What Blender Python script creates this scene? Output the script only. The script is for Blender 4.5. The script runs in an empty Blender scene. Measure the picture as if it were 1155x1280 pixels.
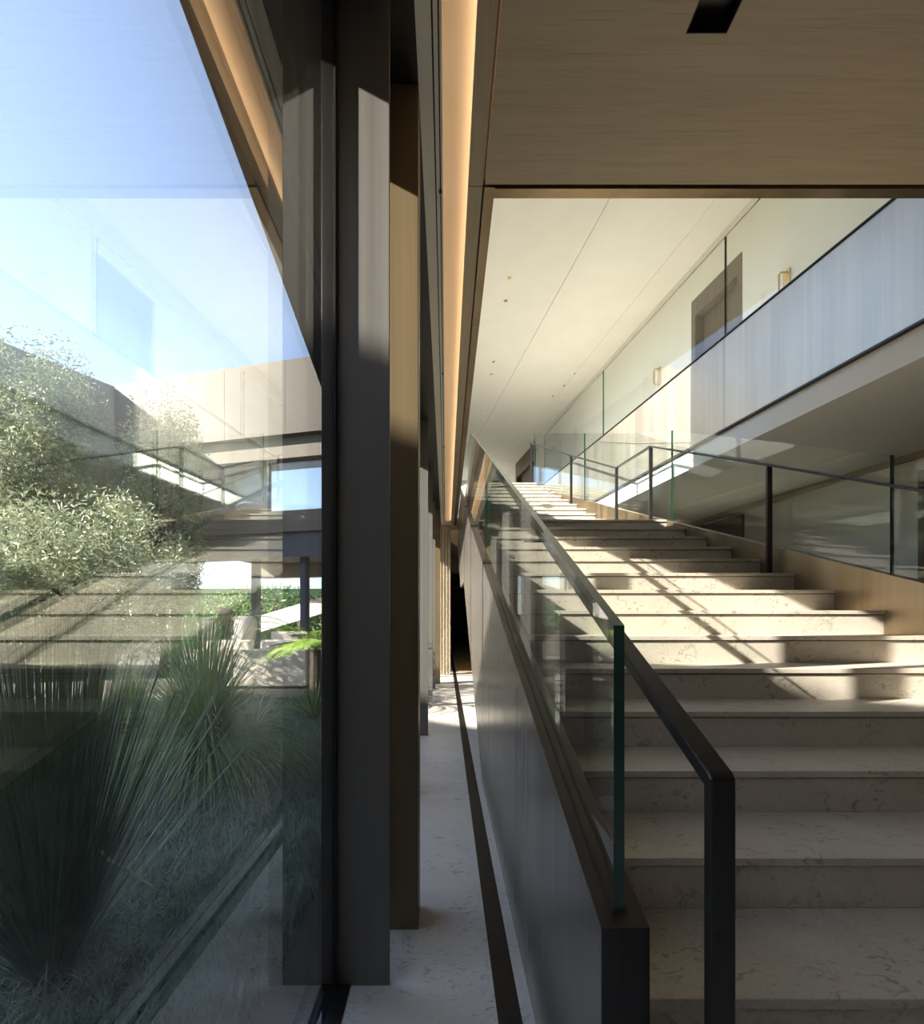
import bpy, bmesh, math, random
from mathutils import Vector, Matrix

# ------------------------------------------------------------------ camera, world, sun, exposure
sc = bpy.context.scene
C = sc.collection
F = 586.0                 # focal length in pixels of the 1155x1280 frame
EYE = 1.216
cam_d = bpy.data.cameras.new('camera'); cam = bpy.data.objects.new('camera', cam_d); C.objects.link(cam)
cam.location = (0, 0, EYE); cam.rotation_euler = (math.pi/2, 0, 0)
cam_d.sensor_fit = 'AUTO'; cam_d.sensor_width = 36.0
cam_d.lens = 36.0*F/1280.0
cam_d.shift_x = (577.5-557.5)/1280.0
cam_d.shift_y = (775.0-640.0)/1280.0
cam_d.clip_start = 0.02; cam_d.clip_end = 500
sc.camera = cam

SUN_DIR = Vector((1.0, 0.35, -0.55)).normalized()     # the way the light travels
w = bpy.data.worlds.new('World'); sc.world = w; w.use_nodes = True
wn = w.node_tree; wn.nodes.clear()
sky = wn.nodes.new('ShaderNodeTexSky'); sky.sky_type = 'NISHITA'; sky.sun_disc = False
sky.sun_elevation = math.asin(-SUN_DIR.z); sky.sun_rotation = math.atan2(-SUN_DIR.x, -SUN_DIR.y)
sky.air_density = 1.0; sky.dust_density = 0.6; sky.ozone_density = 2.0; sky.altitude = 100
bg = wn.nodes.new('ShaderNodeBackground'); bg.inputs[1].default_value = 0.20
wo = wn.nodes.new('ShaderNodeOutputWorld')
hs = wn.nodes.new('ShaderNodeHueSaturation'); hs.inputs['Saturation'].default_value = 0.85
wn.links.new(sky.outputs[0], hs.inputs['Color']); wn.links.new(hs.outputs[0], bg.inputs[0]); wn.links.new(bg.outputs[0], wo.inputs[0])
sun_d = bpy.data.lights.new('sun', 'SUN'); sun = bpy.data.objects.new('sun_offscreen', sun_d); C.objects.link(sun)
sun_d.energy = 9.6; sun_d.angle = math.radians(0.6); sun_d.color = (1.0, 0.915, 0.79)
sun.rotation_euler = SUN_DIR.to_track_quat('-Z', 'Y').to_euler()
sun.location = (-20, -9, 14)
vs = sc.view_settings
sc.display_settings.display_device = 'sRGB'
vs.view_transform = 'Standard'; vs.look = 'None'; vs.gamma = 1.0; vs.use_curve_mapping = False
vs.exposure = 1.62
cy = sc.cycles
cy.use_denoising = True
cy.max_bounces = 12; cy.diffuse_bounces = 6; cy.glossy_bounces = 5; cy.transmission_bounces = 6; cy.transparent_max_bounces = 24
cy.sample_clamp_indirect = 6.0; cy.caustics_reflective = False; cy.caustics_refractive = False

# ------------------------------------------------------------------ materials
MATS = {}
def new_mat(name):
    m = bpy.data.materials.new(name); m.use_nodes = True
    nt = m.node_tree; nt.nodes.clear()
    out = nt.nodes.new('ShaderNodeOutputMaterial')
    MATS[name] = m
    return m, nt, out
def N(nt, t, **kw):
    n = nt.nodes.new(t)
    for k, v in kw.items():
        if k.startswith('i_'): n.inputs[int(k[2:]) if k[2:].isdigit() else k[2:]].default_value = v
        else: setattr(n, k, v)
    return n
def L(nt, a, b): nt.links.new(a, b)
def pos(nt, scale=(1, 1, 1)):
    g = N(nt, 'ShaderNodeNewGeometry'); mp = N(nt, 'ShaderNodeMapping')
    mp.inputs['Scale'].default_value = scale
    L(nt, g.outputs['Position'], mp.inputs['Vector']); return mp.outputs[0]
def noise(nt, vec, scale=5, detail=4, rough=0.5, dist=0):
    n = N(nt, 'ShaderNodeTexNoise'); L(nt, vec, n.inputs['Vector'])
    n.inputs['Scale'].default_value = scale; n.inputs['Detail'].default_value = detail
    n.inputs['Roughness'].default_value = rough; n.inputs['Distortion'].default_value = dist
    return n.outputs[0]
def ramp(nt, fac, stops):
    r = N(nt, 'ShaderNodeValToRGB'); L(nt, fac, r.inputs[0]); e = r.color_ramp.elements
    while len(e) < len(stops): e.new(0.5)
    for i, (p, c) in enumerate(stops):
        e[i].position = p; e[i].color = (c[0], c[1], c[2], 1) if not isinstance(c, (int, float)) else (c, c, c, 1)
    return r.outputs[0]
def mix(nt, fac, a, b, mode='MIX'):
    m = N(nt, 'ShaderNodeMix', data_type='RGBA', blend_type=mode)
    for s, v in ((0, fac), (6, a), (7, b)):
        if hasattr(v, 'links'): L(nt, v, m.inputs[s])
        elif isinstance(v, (int, float)): m.inputs[s].default_value = v if s == 0 else (v, v, v, 1)
        else: m.inputs[s].default_value = (v[0], v[1], v[2], 1)
    return m.outputs[2]
def bsdf(nt, out, color=None, rough=0.5, metal=0.0, spec=0.5, bump=None, bs=0.1, bd=0.01):
    p = N(nt, 'ShaderNodeBsdfPrincipled')
    for sock, v in (('Base Color', color), ('Roughness', rough), ('Metallic', metal)):
        if v is None: continue
        if hasattr(v, 'links'): L(nt, v, p.inputs[sock])
        elif isinstance(v, (int, float)): p.inputs[sock].default_value = v
        else: p.inputs[sock].default_value = (v[0], v[1], v[2], 1)
    p.inputs['Specular IOR Level'].default_value = spec
    if bump is not None:
        b = N(nt, 'ShaderNodeBump'); b.inputs['Strength'].default_value = bs; b.inputs['Distance'].default_value = bd
        L(nt, bump, b.inputs['Height']); L(nt, b.outputs[0], p.inputs['Normal'])
    L(nt, p.outputs[0], out.inputs[0]); return p

def mat_plain(name, col, rough=0.6, var=0.06, scale=3.0, spec=0.4, metal=0.0):
    m, nt, out = new_mat(name)
    n = noise(nt, pos(nt), scale, 4)
    lo = tuple(c*(1-var) for c in col); hi = tuple(min(1, c*(1+var)) for c in col)
    bsdf(nt, out, ramp(nt, n, [(0.3, lo), (0.7, hi)]), rough, metal, spec)
    return m
def mat_stone(name, base, dark, light, rough=0.45, flake=1.0):
    m, nt, out = new_mat(name)
    v = pos(nt)
    big = noise(nt, v, 2.2, 5, 0.6)
    c0 = ramp(nt, big, [(0.30, tuple(x*0.94 for x in base)), (0.55, base), (0.75, light)])
    fine = noise(nt, v, 90, 3, 0.6)
    c1 = mix(nt, 0.25, c0, ramp(nt, fine, [(0.35, tuple(x*0.85 for x in base)), (0.65, light)]))
    fl = noise(nt, pos(nt, (1, 1.7, 1.4)), 17, 5, 0.62, 1.6)           # fossil flecks
    fm = ramp(nt, fl, [(0.565, 0), (0.62, 1)])
    gate = ramp(nt, noise(nt, v, 4.0, 2), [(0.40, 0), (0.58, 1)])
    f1 = mix(nt, 1.0, fm, gate, 'MULTIPLY')
    f2 = mix(nt, 1.0, f1, 0.62*flake, 'MULTIPLY')
    c2 = mix(nt, f2, c1, dark)
    vein = noise(nt, pos(nt, (0.8, 1.5, 1.5)), 26, 4, 0.6, 2.5)
    vm = ramp(nt, vein, [(0.48, 0), (0.5, 0.42*flake), (0.52, 0)])
    g2 = ramp(nt, noise(nt, v, 5.5, 2), [(0.46, 0), (0.58, 1)])
    c3 = mix(nt, mix(nt, 1.0, vm, g2, 'MULTIPLY'), c2, tuple(x*0.75 for x in dark))
    bsdf(nt, out, c3, ramp(nt, big, [(0.2, rough-0.06), (0.8, rough+0.08)]), 0, 0.4, fl, 0.06, 0.004)
    return m
def mat_bronze(name, lo, hi, rough=0.34, streak=(38, 38, 0.35), metal=1.0, rvar=0.1):
    m, nt, out = new_mat(name)
    s = noise(nt, pos(nt, streak), 1.0, 5, 0.65)
    b = noise(nt, pos(nt, (1, 1, 0.4)), 1.6, 3)
    c = mix(nt, 0.35, ramp(nt, s, [(0.3, lo), (0.7, hi)]), ramp(nt, b, [(0.3, lo), (0.7, hi)]))
    bsdf(nt, out, c, ramp(nt, s, [(0.25, rough-rvar), (0.75, rough+rvar)]), metal, 0.5)
    return m
def mat_wood(name, lo, hi, axis='x', rough=0.5):
    m, nt, out = new_mat(name)
    sc3 = {'x': (0.7, 9, 9), 'y': (9, 0.7, 9), 'z': (9, 9, 0.7)}[axis]
    g = noise(nt, pos(nt, sc3), 2.2, 8, 0.62, 0.6)
    big = noise(nt, pos(nt, tuple(x*0.3 for x in sc3)), 1.5, 3)
    sf = {'x': (4, 220, 220), 'y': (220, 4, 220), 'z': (220, 220, 4)}[axis]
    fine = noise(nt, pos(nt, sf), 1.0, 3)
    c = ramp(nt, g, [(0.28, lo), (0.72, hi)])
    c = mix(nt, 0.3, c, ramp(nt, big, [(0.3, lo), (0.7, hi)]))
    c = mix(nt, ramp(nt, fine, [(0.56, 0), (0.75, 0.45)]), c, tuple(x*0.55 for x in lo))
    bsdf(nt, out, c, rough, 0, 0.35, fine, 0.05, 0.002)
    return m
def mat_glass(name, f0=0.04, tint=(0.93, 0.97, 0.95)):
    # clear pane: transparent with Schlick mirror reflection on both faces
    m, nt, out = new_mat(name)
    lw = N(nt, 'ShaderNodeLayerWeight'); lw.inputs['Blend'].default_value = 0.5
    pw = N(nt, 'ShaderNodeMath', operation='POWER'); pw.inputs[1].default_value = 5.0
    L(nt, lw.outputs['Facing'], pw.inputs[0])
    ma = N(nt, 'ShaderNodeMath', operation='MULTIPLY_ADD'); ma.inputs[1].default_value = 1-f0; ma.inputs[2].default_value = f0
    L(nt, pw.outputs[0], ma.inputs[0])
    t = N(nt, 'ShaderNodeBsdfTransparent'); t.inputs[0].default_value = (*tint, 1)
    g = N(nt, 'ShaderNodeBsdfGlossy'); g.inputs['Roughness'].default_value = 0.0
    g.inputs[0].default_value = (0.96, 0.98, 1.0, 1)
    mx = N(nt, 'ShaderNodeMixShader')
    L(nt, ma.outputs[0], mx.inputs[0]); L(nt, t.outputs[0], mx.inputs[1]); L(nt, g.outputs[0], mx.inputs[2])
    L(nt, mx.outputs[0], out.inputs[0]); return m
def mat_leaf(name, a, b, scale=6.0, rough=0.5, trans=0.25):
    m, nt, out = new_mat(name)
    n = noise(nt, pos(nt), scale, 3)
    c = ramp(nt, n, [(0.3, a), (0.7, b)])
    p = N(nt, 'ShaderNodeBsdfPrincipled'); L(nt, c, p.inputs['Base Color']); p.inputs['Roughness'].default_value = rough
    p.inputs['Specular IOR Level'].default_value = 0.35
    t = N(nt, 'ShaderNodeBsdfTranslucent'); L(nt, c, t.inputs[0])
    mx = N(nt, 'ShaderNodeMixShader'); mx.inputs[0].default_value = trans
    L(nt, p.outputs[0], mx.inputs[1]); L(nt, t.outputs[0], mx.inputs[2]); L(nt, mx.outputs[0], out.inputs[0]); return m
def mat_emit(name, col, strength):
    m, nt, out = new_mat(name)
    e = N(nt, 'ShaderNodeEmission'); e.inputs[0].default_value = (*col, 1); e.inputs[1].default_value = strength
    L(nt, e.outputs[0], out.inputs[0]); return m

STONE = mat_stone('limestone_stair', (0.56, 0.51, 0.435), (0.19, 0.16, 0.125), (0.66, 0.62, 0.545))
STONE_F = mat_stone('limestone_floor', (0.70, 0.665, 0.60), (0.26, 0.22, 0.18), (0.80, 0.775, 0.72), 0.34, 0.8)
CORE = mat_plain('dark_joint', (0.05, 0.04, 0.03), 0.8)
BRONZE_D = mat_bronze('dark_bronze', (0.030, 0.028, 0.026), (0.060, 0.055, 0.050), 0.38, metal=0.7)
BRONZE_F = mat_bronze('fin_bronze', (0.15, 0.145, 0.134), (0.19, 0.184, 0.17), 0.45, metal=0.3)
BRONZE_S = mat_bronze('stringer_bronze', (0.215, 0.20, 0.18), (0.27, 0.252, 0.23), 0.25, (9, 9, 0.08), rvar=0.05, metal=0.7)
POSTG = mat_bronze('post_bronze', (0.18, 0.135, 0.075), (0.25, 0.19, 0.11), 0.4, (16, 16, 0.2), metal=0.35)
CAPB = mat_plain('cap_bronze', (0.085, 0.075, 0.065), 0.3, 0.08, 2.0, 0.6, 0.8)
BRONZE_G = mat_bronze('golden_bronze', (0.20, 0.15, 0.095), (0.38, 0.29, 0.19), 0.36, (6, 6, 0.1))
BRONZE_P = mat_bronze('fascia_bronze', (0.30, 0.27, 0.235), (0.50, 0.45, 0.385), 0.34, (7, 7, 0.12), rvar=0.05, metal=0.78)
BLACK = mat_bronze('black_steel', (0.018, 0.017, 0.016), (0.04, 0.038, 0.036), 0.36, metal=0.5)
GLASS = mat_glass('clear_glass', 0.04, (0.965, 0.985, 0.978))
GLASS_W = mat_glass('window_glass', 0.20, (0.985, 0.99, 0.99))
GLASS_E = mat_plain('glass_edge_green', (0.012, 0.055, 0.042), 0.12, 0.15, 8, 0.6)
WOOD_C = mat_wood('oak_ceiling', (0.46, 0.365, 0.255), (0.62, 0.505, 0.37), 'x')
WOOD_Y = mat_wood('oak_strip', (0.42, 0.33, 0.23), (0.56, 0.455, 0.33), 'y')
WOOD_D = mat_wood('dark_walnut', (0.10, 0.072, 0.05), (0.17, 0.125, 0.085), 'z')
WHITE = mat_plain('white_plaster', (0.78, 0.755, 0.715), 0.8, 0.02)
CREAM = mat_plain('cream_plaster', (0.76, 0.72, 0.65), 0.8, 0.02)
PEACH = mat_plain('cove_plaster', (0.78, 0.70, 0.58), 0.8, 0.02)
TAUPE = mat_plain('taupe_wall', (0.30, 0.26, 0.22), 0.8, 0.05)
WINGB = mat_plain('wing_brown', (0.05, 0.041, 0.027), 0.6, 0.08, 2)
RENDER = mat_plain('wing_render', (0.24, 0.21, 0.175), 0.8, 0.05)
PALE = mat_plain('pale_concrete', (0.17, 0.155, 0.13), 0.8, 0.05)
SLATE = mat_plain('blue_grey_beam', (0.12, 0.13, 0.16), 0.6, 0.05)
SOIL = mat_plain('soil', (0.055, 0.045, 0.032), 0.95, 0.4, 20)
GRASS = mat_leaf('mondo_grass', (0.08, 0.15, 0.09), (0.30, 0.40, 0.33), 14.0, 0.4)
LAWN = mat_plain('lawn', (0.12, 0.20, 0.07), 0.9, 0.4, 5)
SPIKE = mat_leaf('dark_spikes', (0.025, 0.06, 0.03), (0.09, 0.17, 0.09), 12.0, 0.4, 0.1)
SPIKE2 = mat_leaf('green_spikes', (0.17, 0.29, 0.10), (0.40, 0.54, 0.24), 9.0, 0.4)
SILVER = mat_leaf('silver_leaf', (0.30, 0.37, 0.30), (0.52, 0.57, 0.48), 4.0, 0.5, 0.1)
FERN = mat_leaf('fern_leaf', (0.16, 0.30, 0.04), (0.36, 0.52, 0.10), 5.0, 0.45)
OLIVE = mat_leaf('olive_leaf', (0.16, 0.20, 0.11), (0.44, 0.48, 0.32), 3.0, 0.5)
BARK = mat_plain('bark', (0.07, 0.055, 0.04), 0.9, 0.3, 12)
FABRIC = mat_plain('ivory_fabric', (0.72, 0.68, 0.60), 0.9, 0.04, 30)
CERAMIC = mat_plain('pale_ceramic', (0.62, 0.60, 0.56), 0.5, 0.05)
CURTAIN = mat_leaf('sheer_curtain', (0.84, 0.79, 0.71), (0.88, 0.84, 0.77), 2.0, 0.8, 0.5)
BRASS = mat_bronze('brass', (0.62, 0.44, 0.20), (0.80, 0.60, 0.32), 0.28)
LED = mat_emit('led_strip', (1.0, 0.68, 0.40), 2.5)
RUG = mat_plain('tan_rug', (0.48, 0.33, 0.17), 0.9, 0.1, 30)

# ------------------------------------------------------------------ mesh helpers
M = -0.147                                   # the hall's right side turns in: x = x0 + M*y
def sk(x0, y): return x0 + M*y
class MB:
    def __init__(self): self.v = []; self.f = []; self.mi = []
    def poly(self, top, bottom, mats=None):
        """closed prism between two equal loops"""
        n = len(top); o = len(self.v)
        self.v += list(bottom) + list(top)
        self.f.append(tuple(o+i for i in reversed(range(n)))); self.f.append(tuple(o+n+i for i in range(n)))
        self.mi += [0, 0]
        for i in range(n):
            j = (i+1) % n
            self.f.append((o+i, o+j, o+n+j, o+n+i)); self.mi.append(0 if mats is None else mats)
        return self
    def box(self, x0, x1, y0, y1, z0, z1):
        return self.poly([(x0,y0,z1),(x1,y0,z1),(x1,y1,z1),(x0,y1,z1)], [(x0,y0,z0),(x1,y0,z0),(x1,y1,z0),(x0,y1,z0)])
    def sbox(self, a, b, y0, y1, z0, z1):                         # box that follows the skewed side
        q = [(sk(a,y0),y0),(sk(b,y0),y0),(sk(b,y1),y1),(sk(a,y1),y1)]
        return self.plan(q, z0, z1)
    def plan(self, q, z0, z1):
        return self.poly([(x,y,z1) for x,y in q], [(x,y,z0) for x,y in q])
    def prof(self, yz, xa, xb, mats=None):                         # y-z outline between two x functions
        fa = xa if callable(xa) else (lambda y: xa); fb = xb if callable(xb) else (lambda y: xb)
        return self.poly([(fb(y),y,z) for y,z in yz], [(fa(y),y,z) for y,z in yz], mats)
    def tube(self, pts, radii, seg=8, cap=True):
        rings = []
        for i, p in enumerate(pts):
            p = Vector(p); a = Vector(pts[max(0,i-1)]); b = Vector(pts[min(len(pts)-1,i+1)])
            t = (b-a).normalized(); u = t.orthogonal().normalized()
            if i and rings:
                u = (lastu - t*lastu.dot(t)).normalized()
            lastu = u; w_ = t.cross(u); r = radii[i] if hasattr(radii, '__len__') else radii
            o = len(self.v)
            for k in range(seg):
                an = 2*math.pi*k/seg; self.v.append(tuple(p+u*math.cos(an)*r+w_*math.sin(an)*r))
            rings.append(o)
        for i in range(len(rings)-1):
            for k in range(seg):
                j = (k+1) % seg
                self.f.append((rings[i]+k, rings[i]+j, rings[i+1]+j, rings[i+1]+k)); self.mi.append(0)
        if cap:
            self.f.append(tuple(rings[0]+k for k in reversed(range(seg)))); self.f.append(tuple(rings[-1]+k for k in range(seg))); self.mi += [0, 0]
        return self
    def lathe(self, cx, cy, prof, seg=24):
        rings = []
        for r, z in prof:
            o = len(self.v); rings.append(o)
            for k in range(seg):
                a = 2*math.pi*k/seg; self.v.append((cx+r*math.cos(a), cy+r*math.sin(a), z))
        for i in range(len(rings)-1):
            for k in range(seg):
                j = (k+1) % seg
                self.f.append((rings[i]+k, rings[i]+j, rings[i+1]+j, rings[i+1]+k)); self.mi.append(0)
        self.f.append(tuple(rings[0]+k for k in reversed(range(seg)))); self.f.append(tuple(rings[-1]+k for k in range(seg))); self.mi += [0, 0]
        return self
    def build(self, name, mats, parent=None, bevel=0, smooth=False, fix=True, seg=2):
        me = bpy.data.meshes.new(name); me.from_pydata(self.v, [], self.f)
        mats = mats if isinstance(mats, (list, tuple)) else [mats]
        for m in mats: me.materials.append(m)
        if len(mats) > 1: me.polygons.foreach_set('material_index', self.mi)
        if fix or bevel:
            bm = bmesh.new(); bm.from_mesh(me)
            bmesh.ops.recalc_face_normals(bm, faces=bm.faces)
            if bevel: bmesh.ops.bevel(bm, geom=list(bm.edges), offset=bevel, segments=seg, profile=0.5, affect='EDGES', clamp_overlap=True)
            bm.to_mesh(me); bm.free()
        if smooth: me.polygons.foreach_set('use_smooth', [True]*len(me.polygons))
        me.update()
        o = bpy.data.objects.new(name, me); C.objects.link(o)
        if parent is not None:
            o.parent = parent; o.matrix_parent_inverse = Matrix.Translation(-parent.location)
        return o
def tag(o, label, cat, group=None):
    o['label'] = label; o['category'] = cat
    if group: o['group'] = group
    return o
def empty(name, loc):
    e = bpy.data.objects.new(name, None); e.location = loc; e.empty_display_size = 0.1; C.objects.link(e); return e
def thing(name, loc, label, cat, group=None): return tag(empty(name, loc), label, cat, group)
def struct(o): o['kind'] = 'structure'; return o
def sname(name, loc=(0,0,0)): return struct(empty(name, loc))
def stuff(o): o['kind'] = 'stuff'; return o

# ------------------------------------------------------------------ the setting
LOWC = 3.321      # low ceiling height
TOPC = 6.876      # white ceiling over the upper floor
UPF = 4.16        # upper floor
GX = -0.378       # plane of the glass front
# ground floor: limestone, with the bronze inlay running along it
fl = sname('floor')
MB().box(-0.317, 0.158, -4, 30, -0.2, 0).build('floor_slab', STONE_F, fl)
MB().box(0.232, 6.8, -4, 30, -0.2, 0).build('floor_slab', STONE_F, fl)
MB().box(0.158, 0.232, -4, 17, -0.2, -0.002).build('inlay_strip', BRONZE_D, fl)
MB().box(0.158, 0.232, 17, 30, -0.2, 0).build('floor_slab', STONE_F, fl)
# walls
struct(MB().box(-0.5, 7.2, -4.2, -4.0, 0, 3.62).build('wall_back', CREAM))
struct(MB().box(-0.4, 3.0, 28.5, 28.7, 0, LOWC).build('wall_end', TAUPE))
struct(MB().box(2.2, 2.4, 11.6, 28.5, 0, LOWC).build('wall_corridor', TAUPE))
struct(MB().box(-0.45, -0.25, 10.9, 28.5, 0, LOWC).build('wall_corridor_left', CREAM))
struct(MB().sbox(5.76, 5.96, -4, 18, 0, 3.0).build('wall_right', CREAM))
struct(MB().sbox(5.72, 5.76, -4, 18, 2.93, 3.0).build('trim_1', WOOD_Y))
struct(MB().sbox(5.03, 5.23, -4, 6.457, UPF, TOPC).build('wall_gallery', WHITE))
struct(MB().sbox(5.03, 5.23, 7.49, 14.85, UPF, TOPC).build('wall_gallery', WHITE))
struct(MB().sbox(5.03, 5.23, 6.457, 7.49, 6.29, TOPC).build('wall_gallery', WHITE))
struct(MB().sbox(5.03, 5.23, 17.0, 19.2, UPF, TOPC).build('wall_gallery', WHITE))
struct(MB().box(-0.5, 3.2, 19.0, 19.2, UPF, TOPC).build('wall_far', WHITE))
struct(MB().box(-0.5, -0.3, -4, 4.3, 3.62, TOPC).build('wall_upper_left', CREAM))
struct(MB().box(-0.5, 7.2, -4.2, -4.0, 3.62, TOPC).build('wall_upper_back', CREAM))
# white ceiling over the upper floor, two fields with a recessed joint
ce = sname('ceiling')
MB().plan([(-0.5,-4.2),(sk(3.12,-4.2),-4.2),(sk(3.12,19.2),19.2),(-0.5,19.2)], TOPC, TOPC+0.05).build('ceiling_panel', WHITE, ce)
MB().sbox(3.128, 5.3, -4.2, 19.2, TOPC, TOPC+0.05).build('ceiling_panel', WHITE, ce)
MB().box(-0.55, 7.5, -4.3, 19.3, TOPC+0.05, TOPC+0.35).build('roof_slab', PALE, ce)
MB().sbox(4.55, 5.03, -4.2, 19.0, TOPC-0.008, TOPC).build('ceiling_margin', WHITE, ce)
# low ceiling above the walkway and the camera
lc = sname('ceiling_low')
WY0, WY1 = -4.0, 2.266
MB().box(0.190, 0.86, WY0, WY1, LOWC, LOWC+0.04).build('ceiling_panel', WOOD_C, lc)
MB().box(1.007, 7.0, WY0, WY1, LOWC, LOWC+0.04).build('ceiling_panel', WOOD_C, lc)
MB().box(0.86, 1.007, 1.683, WY1, LOWC, LOWC+0.04).build('ceiling_panel', WOOD_C, lc)
MB().box(0.86, 1.007, WY0, 0.25, LOWC, LOWC+0.04).build('ceiling_panel', WOOD_C, lc)
MB().box(0.108, 0.178, WY0, 2.273, LOWC, LOWC+0.04).build('edge_board', WOOD_Y, lc)
MB().box(0.108, 0.178, 2.277, 10.5, LOWC, LOWC+0.04).build('edge_board', WOOD_Y, lc)
MB().box(-0.108, -0.053, WY0, 10.9, LOWC, LOWC+0.04).build('plaster_strip', CREAM, lc)
MB().box(-0.046, -0.030, WY0, 10.9, LOWC, LOWC+0.04).build('plaster_strip', CREAM, lc)
MB().box(-0.024, -0.015, WY0, 10.9, LOWC, LOWC+0.04).build('plaster_strip', CREAM, lc)
MB().box(-0.053, -0.024, WY0, 10.9, LOWC+0.02, LOWC+0.09).build('curtain_track', BLACK, lc)
MB().box(-0.015, 0.178, WY0, 10.9, LOWC+0.10, LOWC+0.14).build('cove_top', PEACH, lc)
MB().box(-0.020, -0.015, WY0, 10.9, LOWC+0.04, LOWC+0.10).build('cove_side', PEACH, lc)
MB().box(GX-0.05, -0.108, WY0, 10.9, LOWC, LOWC+0.04).build('metal_soffit', BRONZE_D, lc)
MB().box(GX-0.05, 0.178, WY0, 10.9, LOWC+0.14, LOWC+0.30).build('slab', CREAM, lc)
MB().box(0.178, 7.0, WY0, 2.283, LOWC+0.06, LOWC+0.30).build('slab', CORE, lc)
MB().box(-0.4, 3.0, 10.9, 28.5, LOWC, LOWC+0.3).build('ceiling_panel', WOOD_C, lc)
MB().box(0.178, 0.187, 2.283, 10.5, LOWC+0.008, LOWC+0.30).build('slab', CORE, lc)
# bronze trim round the stair opening
struct(MB().box(0.187, 0.238, 2.277, 10.5, LOWC-0.004, LOWC+0.30).build('trim_2', BRONZE_G))
struct(MB().box(0.238, 7.0, 2.284, 2.336, LOWC-0.004, LOWC+0.30).build('trim_3', BRONZE_G))
# floor of the upper level: landing at the head of the stairs and the gallery
uf = sname('floor_upper')
MB().plan([(0.238,10.4),(sk(5.03,10.4),10.4),(sk(5.03,19.0),19.0),(0.238,19.0)], UPF-0.45, UPF-0.001).build('floor_slab', STONE_F, uf)
MB().sbox(3.74, 5.9, -4, 10.4, 3.05, UPF).build('gallery_slab', STONE_F, uf)
MB().sbox(3.70, 5.76, -4, 18.0, 3.0, 3.05).build('soffit', WHITE, uf)
MB().sbox(3.70, 3.74, -4, 10.4, 3.05, 3.26).build('white_fascia', WHITE, uf)
for a, b in ((-4, -0.40), (-0.40, 2.28), (2.28, 4.96), (4.96, 7.64), (7.64, 10.4)):
    MB().sbox(3.67, 3.72, a+0.002, b-0.002, 3.236, 4.2).build('fascia_panel', BRONZE_P, uf, 0.002)
MB().sbox(3.655, 3.725, -4, 10.4, 4.2, 4.212).build('fascia_cap', BLACK, uf)
MB().sbox(3.655, 3.725, -4, 10.4, 3.22, 3.236).build('fascia_cap', BLACK, uf)

# ------------------------------------------------------------------ glass front of the walkway
FIN = [1.559+1.685*k for k in range(-1, 6)]
struct(MB().box(-0.45, -0.33, -4, FIN[0]-1.685, 0, LOWC).build('added_wall_left', CREAM))  # unseen wall added in place of glazing, cuts the light on the risers
def window_bay(n, y0, y1, fin_y):
    wdw = sname('window_%d' % n, (GX, y0, 0))
    MB().box(GX-0.012, GX+0.012, y0, y1, 0.0, LOWC).build('pane', GLASS_W, wdw)
    MB().box(GX-0.057, GX-0.013, y0-0.03, y1+0.03, -0.03, 0.006).build('sill_track', BLACK, wdw)
    MB().box(GX+0.013, GX+0.060, y0-0.03, y1+0.03, -0.03, 0.006).build('sill_track', BLACK, wdw)
    if fin_y is not None:
        MB().box(-0.362, -0.1876, fin_y, fin_y+0.012, 0, LOWC).build('fin', BRONZE_F, wdw, 0.002)
        MB().box(GX-0.030, GX+0.018, fin_y-0.025, fin_y+0.03, 0, LOWC).build('mullion', BLACK, wdw, 0.002)
for i, y in enumerate(FIN):
    window_bay(i+1, y-1.685+0.03, y-0.025 if i else y+0.03, y if i else None)
window_bay(len(FIN)+1, FIN[-1]+0.03, 10.9, None)
struct(MB().box(-0.45, GX-0.012, -4, 10.9, -0.2, -0.005).build('trim_4', BLACK))
# two deeper structural posts behind the fins
for y, lab in ((1.841, 'golden bronze flat post standing just behind the first dark window fin'), (8.907, 'golden bronze flat post beside the ivory curtain')):
    p = thing('bronze_post', (-0.24, y, 0), lab, 'column')
    MB().box(-0.36, -0.1084, y, y+0.012, 0, LOWC).build('front_plate', POSTG, p, 0.002)
    MB().box(-0.36, -0.1100, y+0.012, y+0.15, 0, LOWC).build('post_body', BRONZE_D, p)
# upper storey glazing above the walkway (z > 4 m along the hall)
for i in range(5):
    y0 = 4.3+i*2.95
    u = sname('window_%d' % (20+i), (-0.4, y0, 3.62))
    MB().box(-0.412, -0.388, y0+0.04, y0+2.95, 3.62, TOPC).build('pane', GLASS, u)
    MB().box(-0.43, -0.37, y0, y0+0.04, 3.62, TOPC).build('mullion', BLACK, u)
# eave outside, running slightly away from the glass
ex = struct(MB().plan([(-0.43,-4),(-0.43,10.9),(-0.52-0.107*10.9,10.9),(-0.52+0.107*4,-4)], LOWC-0.01, LOWC+0.28).build('roof_eave', RENDER))
for d in (0.02, 0.07):
    MB().plan([(-0.52+d+0.428,-4),(-0.52+d-0.107*10.9,10.9),(-0.52+d+0.02-0.107*10.9,10.9),(-0.52+d+0.02+0.428,-4)], LOWC-0.022, LOWC-0.01).build('eave_rib', BRONZE_D, ex)

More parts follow.
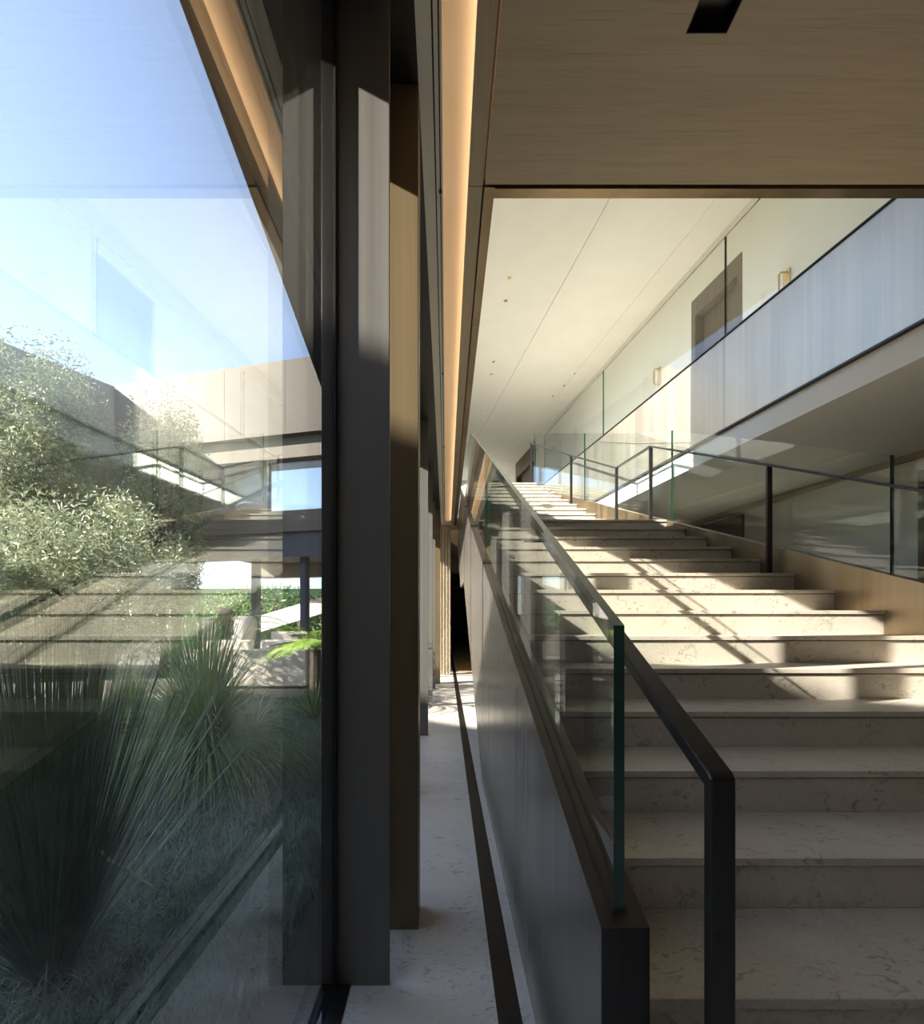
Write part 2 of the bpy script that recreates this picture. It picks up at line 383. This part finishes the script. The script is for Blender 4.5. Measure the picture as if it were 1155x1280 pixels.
# ------------------------------------------------------------------ doors
def door_skew(n, x0, y0, y1, z0, z1, fw, wood, brass=False):
    d = sname('door_%d' % n, (sk(x0, y0), y0, z0))
    MB().sbox(x0-0.01, x0+0.16, y0, y0+fw, z0, z1).build('door_frame', wood, d)
    MB().sbox(x0-0.01, x0+0.16, y1-fw, y1, z0, z1).build('door_frame', wood, d)
    MB().sbox(x0-0.01, x0+0.16, y0+fw, y1-fw, z1-fw*3, z1).build('door_frame', wood, d)
    leaf = MB().sbox(x0+0.13, x0+0.18, y0+fw, y1-fw, z0, z1-fw*3).build('door_leaf', wood, d)
    return d
door_skew(1, 5.03, 6.457, 7.49, UPF, 6.29, 0.09, WOOD_D)
door_skew(2, 5.03, 14.85, 17.0, UPF, TOPC, 0.18, WOOD_D)
d3 = sname('door_3', (sk(5.75, 7.35), 7.35, 0)); MB().sbox(5.72, 5.765, 7.35, 8.6, 0, 2.87).build('door_leaf', WOOD_D, d3)
d4 = sname('door_4', (sk(5.75, 4.0), 4.0, 0)); MB().sbox(5.72, 5.765, 3.7, 4.96, 0, 2.79).build('door_leaf', WOOD_D, d4)

# ------------------------------------------------------------------ staircase
R, T = 0.16, 0.34
def ny(k): return 1.108+T*k if k <= 13 else 6.65+T*(k-14)
def hz(k): return (k+2)*R
SX0, SX1 = 0.352, 3.415
st = thing('staircase', (1.8, 0.768, 0), 'wide cream limestone staircase rising between bronze stringers', 'staircase')
rgt = lambda y: sk(SX1, y)
core = [(0.80, 0.0)]
for k in range(-1, 25):
    yb = ny(k+1) if k < 24 else 10.45
    core += [(ny(k)+0.03, hz(k-1)), (ny(k)+0.03, hz(k)-0.026)]
    MB().prof([(ny(k), hz(k)-0.025), (yb+0.012, hz(k)-0.025), (yb+0.012, hz(k)), (ny(k), hz(k))], SX0, rgt).build('tread', STONE, st, 0.0015, seg=1)
    MB().prof([(ny(k)+0.012, hz(k-1)), (ny(k)+0.030, hz(k-1)), (ny(k)+0.030, hz(k)-0.0315), (ny(k)+0.012, hz(k)-0.0315)], SX0, rgt).build('riser', STONE, st)
core += [(10.44, hz(24)-0.026), (10.44, hz(24)-0.5), (6.9, 1.95), (5.4, 1.95), (1.9, 0.0)]
MB().prof(core, SX0, rgt).build('step_core', CORE, st)
def stz(y): return 0.386+0.362*y
MB().prof([(0.814,0),(3.5,0),(7.13,1.79),(8.74,1.82),(10.90,2.86),(10.90,3.712),(10.40,3.712),(10.40,4.15),(0.814,stz(0.814))], 0.27, 0.352).build('stringer', BRONZE_S, st, 0.0015)
MB().prof([(0.812,stz(0.812)-0.001),(10.4,stz(10.4)-0.001),(10.4,stz(10.4)+0.003),(0.812,stz(0.812)+0.003)], 0.2695, 0.3525).build('stringer_cap', CAPB, st)
MB().box(0.2695,0.3525,0.811,0.815,0,stz(0.812)+0.001).build('end_dark_sheet', BLACK, st)  # thin black sheet: dark reflection on the stringer's end put in as colour
MB().prof([(-0.2,0),(10.4,0),(10.4,4.15),(-0.2,stz(-0.2))], lambda y: sk(SX1,y), lambda y: sk(SX1+0.07,y)).build('stringer', BRONZE_G, st, 0.0015)

def glass_run(name, label, pieces, xa, xb, grp=None):
    g = thing(name, (0.5*(xa(pieces[0][0][0])+xb(pieces[0][0][0])), pieces[0][0][0], pieces[0][0][1]), label, 'balustrade')
    for pc in pieces:
        MB().prof(pc, xa, xb, 1).build('pane', [GLASS, GLASS_E], g)
    return g
gt = lambda y: 0.811+0.4706*y
def lpiece(a, b, tops): return [(a, stz(a)-0.01)] + [(b, stz(b)-0.01)] + tops
cx = lambda v: (lambda y: v)
lg = glass_run('glass_balustrade', 'clear glass balustrade with thick green edge standing on the near stringer',
  [lpiece(0.84, 3.594, [(3.594, gt(3.594)), (0.84, gt(0.84))]),
   lpiece(3.606, 6.364, [(6.364, 3.60), (5.80, gt(5.80)), (3.606, gt(3.606))]),
   lpiece(6.376, 10.3, [(10.3, 5.15), (6.376, 3.62)])], cx(0.3005), cx(0.3198))
for y in (3.43, 5.12, 6.9):
    MB().prof([(y-0.02, stz(y-0.02)-0.006), (y+0.02, stz(y+0.02)-0.006), (y+0.02, stz(y+0.02)+0.012), (y-0.02, stz(y-0.02)+0.012)], 0.268, 0.354).build('clip', BLACK, lg)
def shoe(a, b, xa, xb, g):
    MB().prof([(a, stz(a)-0.004), (b, stz(b)-0.004), (b, stz(b)+0.006), (a, stz(a)+0.006)], xa, xb).build('gasket', BLACK, g)
shoe(0.838, 10.3, 0.2955, 0.3005, lg); shoe(0.838, 10.3, 0.3198, 0.3248, lg)
def rpiece(a, b, tops): return [(a, stz(a)-0.01), (b, stz(b)-0.01)] + tops
glass_run('glass_balustrade', 'clear glass balustrade behind the thin dark handrail posts on the far side of the stairs',
  [rpiece(-0.2, 0.794, [(0.794, 1.217), (-0.2, 0.75)]), rpiece(0.806, 3.134, [(3.134, 2.317), (0.806, 1.222)]), rpiece(3.146, 5.474, [(5.474, 3.43), (3.146, 2.323)]),
   rpiece(5.486, 7.784, [(7.784, 4.315), (6.58, 3.832), (5.486, 3.434)]), rpiece(7.796, 10.3, [(10.3, 5.32), (7.796, 4.32)])],
  lambda y: sk(3.442, y), lambda y: sk(3.457, y))
glass_run('glass_balustrade', 'frameless glass guard along the upper gallery above the bronze fascia',
  [[(a+0.006, 4.205), (b-0.006, 4.205), (b-0.006, 5.276), (a+0.006, 5.276)] for a, b in ((-0.40, 2.28), (2.28, 4.96), (4.96, 7.64), (7.64, 10.32))],
  lambda y: sk(3.68, y), lambda y: sk(3.695, y))

# handrail on the glass, a flat dark bar bent down to the floor at its near end
hr = thing('handrail', (0.415, 0.70, 0), 'dark flat-bar handrail bent down to the floor beside the green glass edge', 'handrail')
ht = lambda y: 0.9825+0.4706*(y-0.70)
MB().prof([(0.700,0),(0.722,0),(0.722,ht(0.722)-0.030),(5.53,ht(5.53)-0.026),(6.65,ht(5.53)-0.026),(10.1,ht(5.53)-0.026+0.4706*3.45),(10.1,ht(5.53)+0.4706*3.45),(6.645,ht(5.53)),(5.525,ht(5.53)),(0.708,ht(0.708)),(0.700,ht(0.700)-0.004)], 0.396, 0.434).build('rail', BLACK, hr, 0.0035)
for y in (1.9, 3.1, 4.4, 6.1, 7.6, 9.2):
    zz = (ht(y) if y < 5.53 else ht(5.53)+max(0, y-6.65)*0.4706)-0.035
    MB().tube([(0.318, y, zz+0.022), (0.40, y, zz+0.022)], 0.004, 8).build('bracket', BLACK, hr)
# far handrail with posts
rr = thing('handrail', (sk(3.35,2.2), 2.2, 0), 'thin dark steel handrail on slim posts along the far side of the stairs', 'handrail')
RP = [(0.55, 0.923), (2.2, 1.70), (4.0, 2.547), (5.73, 3.346), (6.55, 3.346), (8.08, 4.06), (10.17, 5.06)]
base = {0.55: 0.0, 2.2: 0.8, 4.0: 1.6, 5.73: 2.4, 6.55: 2.4, 8.08: 3.2, 10.17: 4.16}
xa, xb = (lambda y: sk(3.325, y)), (lambda y: sk(3.365, y))
MB().prof([(y, z-0.018) for y, z in RP] + [(y, z) for y, z in reversed(RP)], xa, xb).build('rail', BLACK, rr)
for y, z in RP:
    MB().box(sk(3.325, y), sk(3.365, y), y-0.012, y+0.012, base[y]-0.002, z-0.016).build('post', BLACK, rr)

# ------------------------------------------------------------------ lamps of the place
cv = thing('cove_light', (0.155, 0, LOWC+0.05), 'warm light strip hidden in the ceiling cove along the oak edge board', 'light')
MB().box(0.125, 0.150, WY0, 10.4, LOWC+0.041, LOWC+0.052).build('strip', LED, cv)
def downlight(x, y):
    d = thing('downlight', (x, y, TOPC), 'small round brass-rimmed downlight recessed in the white ceiling', 'light', 'downlights in the white ceiling')
    MB().lathe(x, y, [(0.034, TOPC-0.004), (0.036, TOPC+0.003), (0.022, TOPC+0.003), (0.020, TOPC-0.002)], 16).build('rim', BRASS, d)
    MB().lathe(x, y, [(0.020, TOPC-0.003), (0.018, TOPC-0.001)], 12).build('lens', WOOD_D, d)
for x, y in ((1.05,7.75),(1.056,8.31),(1.04,10.27),(1.04,10.8),(1.04,12.8),(2.97,10.77),(2.85,11.32),(2.70,11.85)): downlight(x, y)
def sconce(y, z, lab):
    x = sk(5.03, y)
    s = thing('wall_sconce', (x, y, z), lab, 'lamp')
    MB().box(x-0.012, x+0.01, y-0.05, y+0.05, z-0.16, z+0.16).build('back_plate', BRASS, s)
    MB().tube([(x-0.01,y,z-0.14),(x-0.08,y,z-0.14),(x-0.10,y,z-0.11),(x-0.10,y,z+0.11),(x-0.08,y,z+0.14),(x-0.01,y,z+0.14)], 0.012, 8).build('arm', BRASS, s)
sconce(8.35, 5.55, 'brass loop wall lamp on the gallery wall between the two dark doors')
sconce(5.75, 5.34, 'brass loop wall lamp on the gallery wall partly hidden by the shaded bronze fascia')
sconce(14.1, 5.55, 'brass loop wall lamp beside the tall dark doorway')
for i in range(6):
    y = 0.6+1.7*i
    tag(MB().lathe(-0.027, y, [(0.004, LOWC-0.012), (0.007, LOWC-0.010), (0.007, LOWC+0.03)], 10).build('ceiling_fitting', BLACK),
        'tiny black round fitting in the ceiling groove above the walkway', 'ceiling fitting', 'fittings in the ceiling groove')
# curtain at the end of the walkway
ctn = []
nf = 44
for i in range(nf+1):
    t = i/nf
    ctn.append((-0.135+0.235*t, 10.30+0.35*t+0.035*math.sin(t*math.pi*7)))
mb = MB()
loop = ctn + [(x+0.004, y+0.006) for x, y in reversed(ctn)]
for i in range(nf):
    q = [ctn[i], ctn[i+1], (ctn[i+1][0]+0.004, ctn[i+1][1]+0.006), (ctn[i][0]+0.004, ctn[i][1]+0.006)]
    mb.plan(q, 0.01, LOWC)
tag(mb.build('curtain', CURTAIN, None, fix=True), 'ivory floor-length curtain gathered at the end of the walkway', 'curtain')
tag(MB().box(0.30, 1.6, 10.8, 13.6, 0.0, 0.012).build('floor_mat', RUG, None, 0.003), 'tan mat lying on the stone floor beyond the curtain', 'mat')
# linear slot in the oak ceiling
sl = thing('slot_vent', (0.93, 0.97, LOWC), 'black linear slot vent let into the oak ceiling', 'vent')
MB().box(0.86, 1.007, 0.25, 1.683, LOWC+0.055, LOWC+0.06).build('slot_back', BLACK, sl)
for a, b, c, d_ in ((0.86,0.863,0.25,1.683),(1.004,1.007,0.25,1.683),(0.863,1.004,0.25,0.253),(0.863,1.004,1.680,1.683)):
    MB().box(a, b, c, d_, LOWC-0.001, LOWC+0.056).build('slot_side', BLACK, sl)

# ------------------------------------------------------------------ courtyard: ground and wings
struct(MB().box(-40, -0.45, -20, 60, -0.4, -0.03).build('garden_ground', SOIL))
struct(MB().box(-30, 40, 30.2, 60, -0.41, -0.04).build('ground_beyond', LAWN))
struct(MB().box(-9.5, -2.0, 7.4, 30, -0.2, -0.01).build('terrace', PALE))
# far wing, crossing the courtyard
P, Q = Vector((-8.4, 12.2)), Vector((-0.46, 10.25))
u2 = (Q-P).normalized(); n2 = Vector((-u2.y, u2.x))
if n2.y < 0: n2 = -n2
def wing(a, b, d0, d1, z0, z1):
    p0 = P+u2*a+n2*d0; p1 = P+u2*b+n2*d0; p2 = P+u2*b+n2*d1; p3 = P+u2*a+n2*d1
    return MB().plan([tuple(p0), tuple(p1), tuple(p2), tuple(p3)], z0, z1)
LW = (Q-P).length
fw_ = thing('courtyard_wing', (-4.4, 11.2, 0), 'two-storey wing closing the courtyard with bronze roof band and long window', 'building')
nP = 5
for i in range(nP):
    wing(LW*i/nP+0.004, LW*(i+1)/nP-0.004, -0.25, 0.0, 5.5, 7.2).build('fascia_panel', WINGB, fw_)
wing(0, LW, 0.0, 6, 6.9, 7.15).build('roof', RENDER, fw_)
wing(0, LW, -0.05, 0.3, 5.02, 5.5).build('upper_band', PALE, fw_)
wing(0, LW, 0.0, 6, 3.3, 3.8).build('floor_band', PALE, fw_)
wing(0, LW, 0.1, 0.5, 2.72, 3.3).build('beam', SLATE, fw_)
wing(0, LW, 5.5, 6.0, 2.8, 3.3).build('beam', PALE, fw_)
wing(0, 0.3, 0, 6, 3.8, 6.9).build('wall', RENDER, fw_)
for i in range(4):
    a = 0.3+(LW-0.3)*i/4; b = 0.3+(LW-0.3)*(i+1)/4
    wp = wing(a+0.02, b-0.02, 0.10, 0.12, 3.8, 5.02).build('window_pane', GLASS, fw_)
    wing(a-0.02, a+0.02, 0.06, 0.16, 3.8, 5.02).build('window_frame', BLACK, wp)
wing(0.3, LW, 5.6, 5.62, 3.8, 5.02).build('window_pane', GLASS, fw_)
for a in (1.2, 3.6, 4.95, 7.2):
    wing(a, a+0.14, 0.3, 0.5, 0, 2.72).build('column', SLATE, fw_)
# left wing
A_, B_ = Vector((-8.4, 12.2)), Vector((-10.75, 7.84))
lu = (B_-A_).normalized(); ln = Vector((lu.y, -lu.x))
if ln.x > 0: ln = -ln
LL = (B_-A_).length
lw_ = thing('courtyard_wing', (-12.5, 4.6, 0), 'plain grey-brown wing along the side of the courtyard behind the olive trees', 'building')
def lwing(a, b, d0, d1, z0, z1):
    q = [A_+lu*a+ln*d0, A_+lu*b+ln*d0, A_+lu*b+ln*d1, A_+lu*a+ln*d1]
    return MB().plan([tuple(v) for v in q], z0, z1)
for i in range(4):
    lwing(LL*i/4+0.006, LL*(i+1)/4-0.006, 0, 0.2, 3.2, 7.2).build('facade_panel', RENDER, lw_)
lwing(0, LL, 0.2, 5, 6.9, 7.15).build('roof', RENDER, lw_)
lwing(0, LL, 0.4, 0.6, 0, 3.2).build('lower_wall', TAUPE, lw_)
# wing behind the camera: its roof line shades the near garden
bw = thing('courtyard_wing', (-8, -6, 0), 'long wing on the sun side of the courtyard facing the glass front', 'building')
def wy(x): return (-4.362-0.37*x)/0.51
MB().plan([(-15.5,wy(-15.5)),(1.5,wy(1.5)),(1.5,wy(1.5)-6),(-15.5,wy(-15.5)-6)], 0, 6.9).build('wall', RENDER, bw)
MB().plan([(-15.5,wy(-15.5)),(1.5,wy(1.5)),(1.5,wy(1.5)-6),(-15.5,wy(-15.5)-6)], 6.9, 7.216).build('roof', PALE, bw)
# beyond the passage: white ramp wall, hedge and garden steps
rw = [(-9,19.0,0.95),(-2.3,17.4,2.75),(-2.3,17.4,2.15),(-9,19.0,0.30)]
tag(MB().poly(rw, [(x,y+0.3,z) for x,y,z in rw]).build('ramp_parapet', WHITE), 'white sloping ramp wall beyond the open passage', 'wall')
for t in (0.05, 0.5, 0.95):
    x = -9+6.7*t; y = 19-1.6*t
    struct(MB().box(x-0.12, x+0.12, y+0.03, y+0.27, -0.05, 0.5+1.75*t).build('ramp_support', PALE))
gs = thing('garden_steps', (-3.3, 16.5, 0), 'pale stone garden steps below the white ramp wall', 'steps')
for i in range(7):
    MB().box(-4.8+0.42*i, -0.9, 15.9+0.1*i, 17.2, 0.2*i-(0.05 if i == 0 else 0), 0.2*i+0.2).build('step', PALE, gs)

rng = random.Random(7)
def leaf_cloud(mb, cx_, cy_, cz_, rx, ry, rz, n, ln_, wd, clumps=30):
    cl = []
    for i in range(clumps):
        while True:
            p = Vector((rng.uniform(-1,1), rng.uniform(-1,1), rng.uniform(-1,1)))
            if 0.3 < p.length < 1: break
        cl.append((Vector((cx_+p.x*rx, cy_+p.y*ry, cz_+p.z*rz)), rng.uniform(0.16, 0.34)))
    for i in range(n):
        c, s = cl[rng.randrange(clumps)]
        while True:
            p = c + Vector((rng.gauss(0,1)*rx, rng.gauss(0,1)*ry, rng.gauss(0,1)*rz))*s*0.75
            if ((p.x-cx_)/rx)**2+((p.y-cy_)/ry)**2+((p.z-cz_)/rz)**2 < 1.3: break
        d = Vector((rng.gauss(0,1), rng.gauss(0,1), rng.gauss(0.3,0.8))).normalized()
        sd = d.orthogonal().normalized(); sd = (Matrix.Rotation(rng.uniform(0,6.28), 3, d) @ sd)*wd*0.5
        l = ln_*rng.uniform(0.6, 1.2); o = len(mb.v); m_ = p+d*l*0.5
        mb.v += [tuple(p), tuple(m_+sd), tuple(p+d*l), tuple(m_-sd)]
        mb.f.append((o, o+1, o+2, o+3)); mb.mi.append(0)
    return cl
# hedge
mb = MB(); leaf_cloud(mb, -7.9, 21.0, 1.5, 4.0, 0.6, 1.15, 16000, 0.16, 0.07, 260)
hg = thing('hedge', (-4.5, 21.0, 0), 'dark green clipped hedge behind the white ramp wall', 'hedge')
stuff(mb.build('foliage', SPIKE2, hg, fix=False))
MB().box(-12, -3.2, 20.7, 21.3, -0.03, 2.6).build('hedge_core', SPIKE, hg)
# olive trees
def olive(x, y, h, r, n, lab):
    t = thing('olive_tree', (x, y, -0.03), lab, 'tree', None)
    tr = MB(); tr.tube([(x,y,-0.03),(x+0.06,y,0.5),(x-0.02,y+0.03,1.0),(x+0.05,y,h*0.5)], [0.11,0.085,0.075,0.06], 8)
    fo = MB(); cl = leaf_cloud(fo, x, y, h*0.62, r, r, h*0.40, n, 0.10, 0.026, 70)
    for c, s in cl[:26]:
        tr.tube([(x+0.05,y,h*0.42), tuple((Vector((x,y,h*0.45))+c)*0.5+Vector((0,0,0.1))), tuple(c)], [0.03,0.018,0.006], 5)
    tr.build('trunk', BARK, t, smooth=True); stuff(fo.build('foliage', OLIVE, t, fix=False))
olive(-8.0, 9.3, 6.6, 1.15, 34000, 'tall silvery olive tree filling the courtyard side by the grey-brown wing')
olive(-6.05, 10.0, 5.9, 0.85, 20000, 'slimmer olive tree growing before the corner of the two wings')
olive(-5.0, 6.6, 2.9, 1.2, 22000, 'low bushy olive tree in front of the taller ones')

# ------------------------------------------------------------------ planting by the glass
def blade(mb, base, az, el, ln_, wd, droop, segs=6):
    d = Vector((math.cos(az)*math.cos(el), math.sin(az)*math.cos(el), math.sin(el)))
    p = Vector(base); side = Vector((-math.sin(az), math.cos(az), 0)); o = len(mb.v)
    for i in range(segs+1):
        t = i/segs; ww = wd*(1-t)**0.7*0.5+0.0004
        mb.v += [tuple(p-side*ww), tuple(p+side*ww)]
        p = p + d*(ln_/segs); d = (d + Vector((0,0,-droop/segs))).normalized()
    for i in range(segs):
        a = o+2*i; mb.f.append((a, a+1, a+3, a+2)); mb.mi.append(0)
# dark grass tree next to the glass
gx, gy = -1.31, 1.55
g1 = thing('grass_tree', (gx, gy, -0.03), 'large dark green spiky grass tree with tall thin blades close to the glass', 'plant')
mb = MB()
for i in range(900):
    az = rng.uniform(0, 6.283); sp = min(abs(rng.gauss(0, 0.33)), 0.95); el = math.pi/2-sp
    ln1 = rng.uniform(0.86, 1.26)
    if math.cos(az)*math.sin(sp)*ln1 > 0.66: sp = math.asin(0.66/(math.cos(az)*ln1)); el = math.pi/2-sp      # stay clear of the pane
    blade(mb, (gx+math.cos(az)*0.05, gy+math.sin(az)*0.05, 0.02+rng.uniform(0,0.08)), az, el, ln1, 0.0058, rng.uniform(0.0, 0.22))
stuff(mb.build('blades', SPIKE, g1, fix=False))
MB().lathe(gx, gy, [(0.05,-0.03),(0.06,0.02),(0.05,0.07),(0.02,0.10)], 14).build('trunk', BARK, g1, smooth=True)
mb = MB(); mb.tube([(-1.12,1.52,0.47),(-1.08,1.50,0.45),(-0.98,1.47,0.42),(-0.86,1.44,0.37)], [0.005,0.005,0.004,0.001], 6); mb.build('bent_blade', SPIKE2, g1)
# second, arching and lighter
def mop(x, y, z, n, ln_, mat, lab, wd=0.006, spread=0.75, droop=1.3):
    g = thing('grass_tree', (x, y, -0.03), lab, 'plant')
    mb = MB()
    for i in range(n):
        az = rng.uniform(0, 6.283); el = math.pi/2-min(1.5, abs(rng.gauss(0, spread)))
        blade(mb, (x+math.cos(az)*0.07, y+math.sin(az)*0.07, z+rng.uniform(-0.05,0.08)), az, el, ln_*rng.uniform(0.7,1.1), wd, droop*rng.uniform(0.5,1.2), 8)
    stuff(mb.build('blades', mat, g, fix=False))
    MB().lathe(x, y, [(0.10,-0.03),(0.12,z*0.6),(0.09,z),(0.03,z+0.05)], 14).build('trunk', BARK, g, smooth=True)
mop(-1.80, 3.50, 0.32, 1300, 1.05, SPIKE2, 'arching green mop-headed grass tree in the middle of the bed', 0.009, 0.95, 1.4)
mop(-3.3, 4.9, 0.25, 420, 0.55, SPIKE2, 'smaller green grass tuft behind the dark spiky plant', 0.008)
# agaves: every leaf is its own piece
def agave(x, y, n, ln_, mat, lab, z=0.0):
    g = thing('agave', (x, y, -0.03+z), lab, 'plant')
    me = None
    for i in range(n):
        az = i*2.39996+rng.uniform(-.1,.1); el = 0.25+1.2*(i/n)**0.9
        if me is None:
            mb = MB(); S = 7
            for j in range(S+1):
                t = j/S; ww = ln_*0.055*(0.75+1.0*t-1.75*t*t+0.02)+0.001; xx = t*ln_; zz = 0.05*ln_*t*t
                mb.v += [(xx,-ww,zz+ww*0.35),(xx,0,zz-ww*0.12),(xx,ww,zz+ww*0.35),(xx,0,zz+0.004*ln_*(1-t)+ww*0.02)]
            for j in range(S):
                a = 4*j
                for q in range(4): mb.f.append((a+q, a+(q+1)%4, a+4+(q+1)%4, a+4+q)); mb.mi.append(0)
            o = mb.build('leaf', mat, None, smooth=True); me = o.data
        else:
            o = bpy.data.objects.new('leaf', me); C.objects.link(o)
        o.parent = g; s = rng.uniform(0.8, 1.05)
        o.location = (0.03*math.cos(az), 0.03*math.sin(az), 0.06); o.scale = (s, s, s)
        o.rotation_euler = (0, -el, az)
agave(-2.05, 4.85, 34, 0.50, SILVER, 'silver agave rosette beyond the arching grass tree')
agave(-4.60, 5.0, 30, 0.72, SILVER, 'silver spiky agave behind the dark grass tree blades')
agave(-1.62, 5.75, 26, 0.45, SPIKE2, 'green agave under the bright fern fronds', 0.0)
agave(-3.35, 6.4, 26, 0.6, SILVER, 'grey-green agave in front of the ivory sofa')
# bright palm-like fern
fr = thing('fern_palm', (-1.75, 6.3, -0.03), 'bright yellow-green fern palm beside the window mullion', 'plant')
MB().tube([(-1.75,6.3,-0.03),(-1.75,6.3,0.82)], [0.09,0.07], 10).build('trunk', BARK, fr)
for i in range(18):
    az = i*2.39996; el = rng.uniform(0.35, 1.1); mb = MB(); p = Vector((-1.75,6.3,0.82))
    d = Vector((math.cos(az)*math.cos(el), math.sin(az)*math.cos(el), math.sin(el))); pts = []
    for j in range(26):
        pts.append(p.copy()); p = p+d*0.036; d = (d+Vector((0,0,-0.05))).normalized()
    mb.tube([tuple(q) for q in pts[::5]], 0.005, 5)
    for j in range(3, 26):
        for s in (-1, 1):
            sd = Vector((-math.sin(az), math.cos(az), 0))*s
            dd = (sd+d*0.5+Vector((0,0,0.15))).normalized(); l = 0.16*math.sin(math.pi*(j+2)/30)+0.03
            o = len(mb.v); t_ = d*0.008
            mb.v += [tuple(pts[j]-t_), tuple(pts[j]+dd*l*0.5-t_*1.1), tuple(pts[j]+dd*l), tuple(pts[j]+dd*l*0.5+t_*1.1)]
            mb.f.append((o,o+1,o+2,o+3)); mb.mi.append(0)
    mb.build('frond', FERN, fr, fix=False)
# ground cover, left open where the other plants are rooted
ROOTS = [(gx,gy,0.07),(-1.80,3.50,0.13),(-3.3,4.9,0.13),(-2.05,4.85,0.12),(-4.6,5.0,0.14),(-1.62,5.75,0.11),(-3.35,6.4,0.12),(-1.75,6.3,0.11),(-5.0,6.6,0.14)]
mb = MB()
for i in range(40000):
    y = 0.55+6.6*rng.random()**1.5; x = -0.60-rng.random()**1.2*(0.9+0.75*y)
    a0 = rng.uniform(0, 6.283); cl = rng.randint(1, 2)
    if any((x-px)**2+(y-py)**2 < pr*pr for px, py, pr in ROOTS): continue
    h = 0.5+0.5*math.sin(x*5.1+1.3*math.sin(y*4))*math.sin(y*4.3+x*2)
    for k in range(cl):
        az = a0+rng.uniform(-1,1)
        if x > -0.74 and math.cos(az) > 0: az = math.pi-az
        blade(mb, (x+rng.gauss(0,.012), y+rng.gauss(0,.012), -0.035), az, rng.uniform(0.5, 1.35), rng.uniform(0.13, 0.21)+0.07*h, 0.008, rng.uniform(0.8, 2.2), 4)
gc = stuff(mb.build('mondo_grass', GRASS, None, fix=False)); gc['label'] = 'low dark blue-green mondo grass covering the planting bed'; gc['category'] = 'ground cover'

# ------------------------------------------------------------------ furniture on the terrace
sf = thing('outdoor_sofa', (-3.45, 8.4, 0), 'long ivory outdoor sofa seen from behind across the planting bed', 'sofa')
for a, b in ((-4.48, -3.78), (-3.77, -2.47)):
    MB().box(a, b, 8.30, 8.52, 0.04, 0.69).build('back_panel', FABRIC, sf, 0.02)
MB().box(-4.48, -2.47, 8.50, 9.3, 0.05, 0.34).build('seat_base', FABRIC, sf, 0.02)
for a, b in ((-4.36, -3.55), (-3.38, -2.62)):
    MB().box(a, b, 8.50, 8.72, 0.40, 0.85).build('back_cushion', FABRIC, sf, 0.05, seg=3)
    MB().box(a, b, 8.70, 9.28, 0.34, 0.50).build('seat_cushion', FABRIC, sf, 0.04, seg=3)
ac = thing('outdoor_armchair', (-3.2, 10.0, 0), 'low ivory armchair on thin dark legs facing the sofa', 'chair')
MB().box(-3.65, -2.85, 9.8, 10.5, 0.35, 0.50).build('seat', FABRIC, ac, 0.03)
MB().box(-3.65, -2.85, 9.75, 9.9, 0.50, 0.98).build('backrest', FABRIC, ac, 0.04, seg=3)
for x in (-3.6, -2.9):
    for y in (9.83, 10.45): MB().box(x-0.015, x+0.015, y-0.015, y+0.015, -0.01, 0.36).build('leg', BLACK, ac)
def vase(x, y, s, lab):
    prof = [(0.16,-0.01),(0.17,0.06),(0.10,0.30),(0.11,0.52),(0.20,0.85),(0.235,1.05),(0.21,1.22),(0.14,1.30),(0.12,1.30),(0.11,1.26)]
    tag(MB().lathe(x, y, [(r*s, z*s if z > 0 else z) for r, z in prof], 28).build('floor_vase', CERAMIC, None, smooth=True), lab, 'vase')
vase(-4.15, 9.7, 1.0, 'tall pale ceramic floor vase right of the dark twisted trunk')
vase(-4.95, 9.75, 0.93, 'slightly shorter pale ceramic floor vase left of the dark twisted trunk')
mb = MB(); mb.tube([(-4.62+0.06*math.sin(i*1.3), 9.95+0.05*math.cos(i*1.3), -0.01+0.1*i) for i in range(15)], [0.13+0.05*math.sin(i*1.9) for i in range(15)], 9)
tag(mb.build('trunk_sculpture', WOOD_D, None, smooth=True), 'dark twisted wooden trunk standing between two pale vases', 'sculpture')
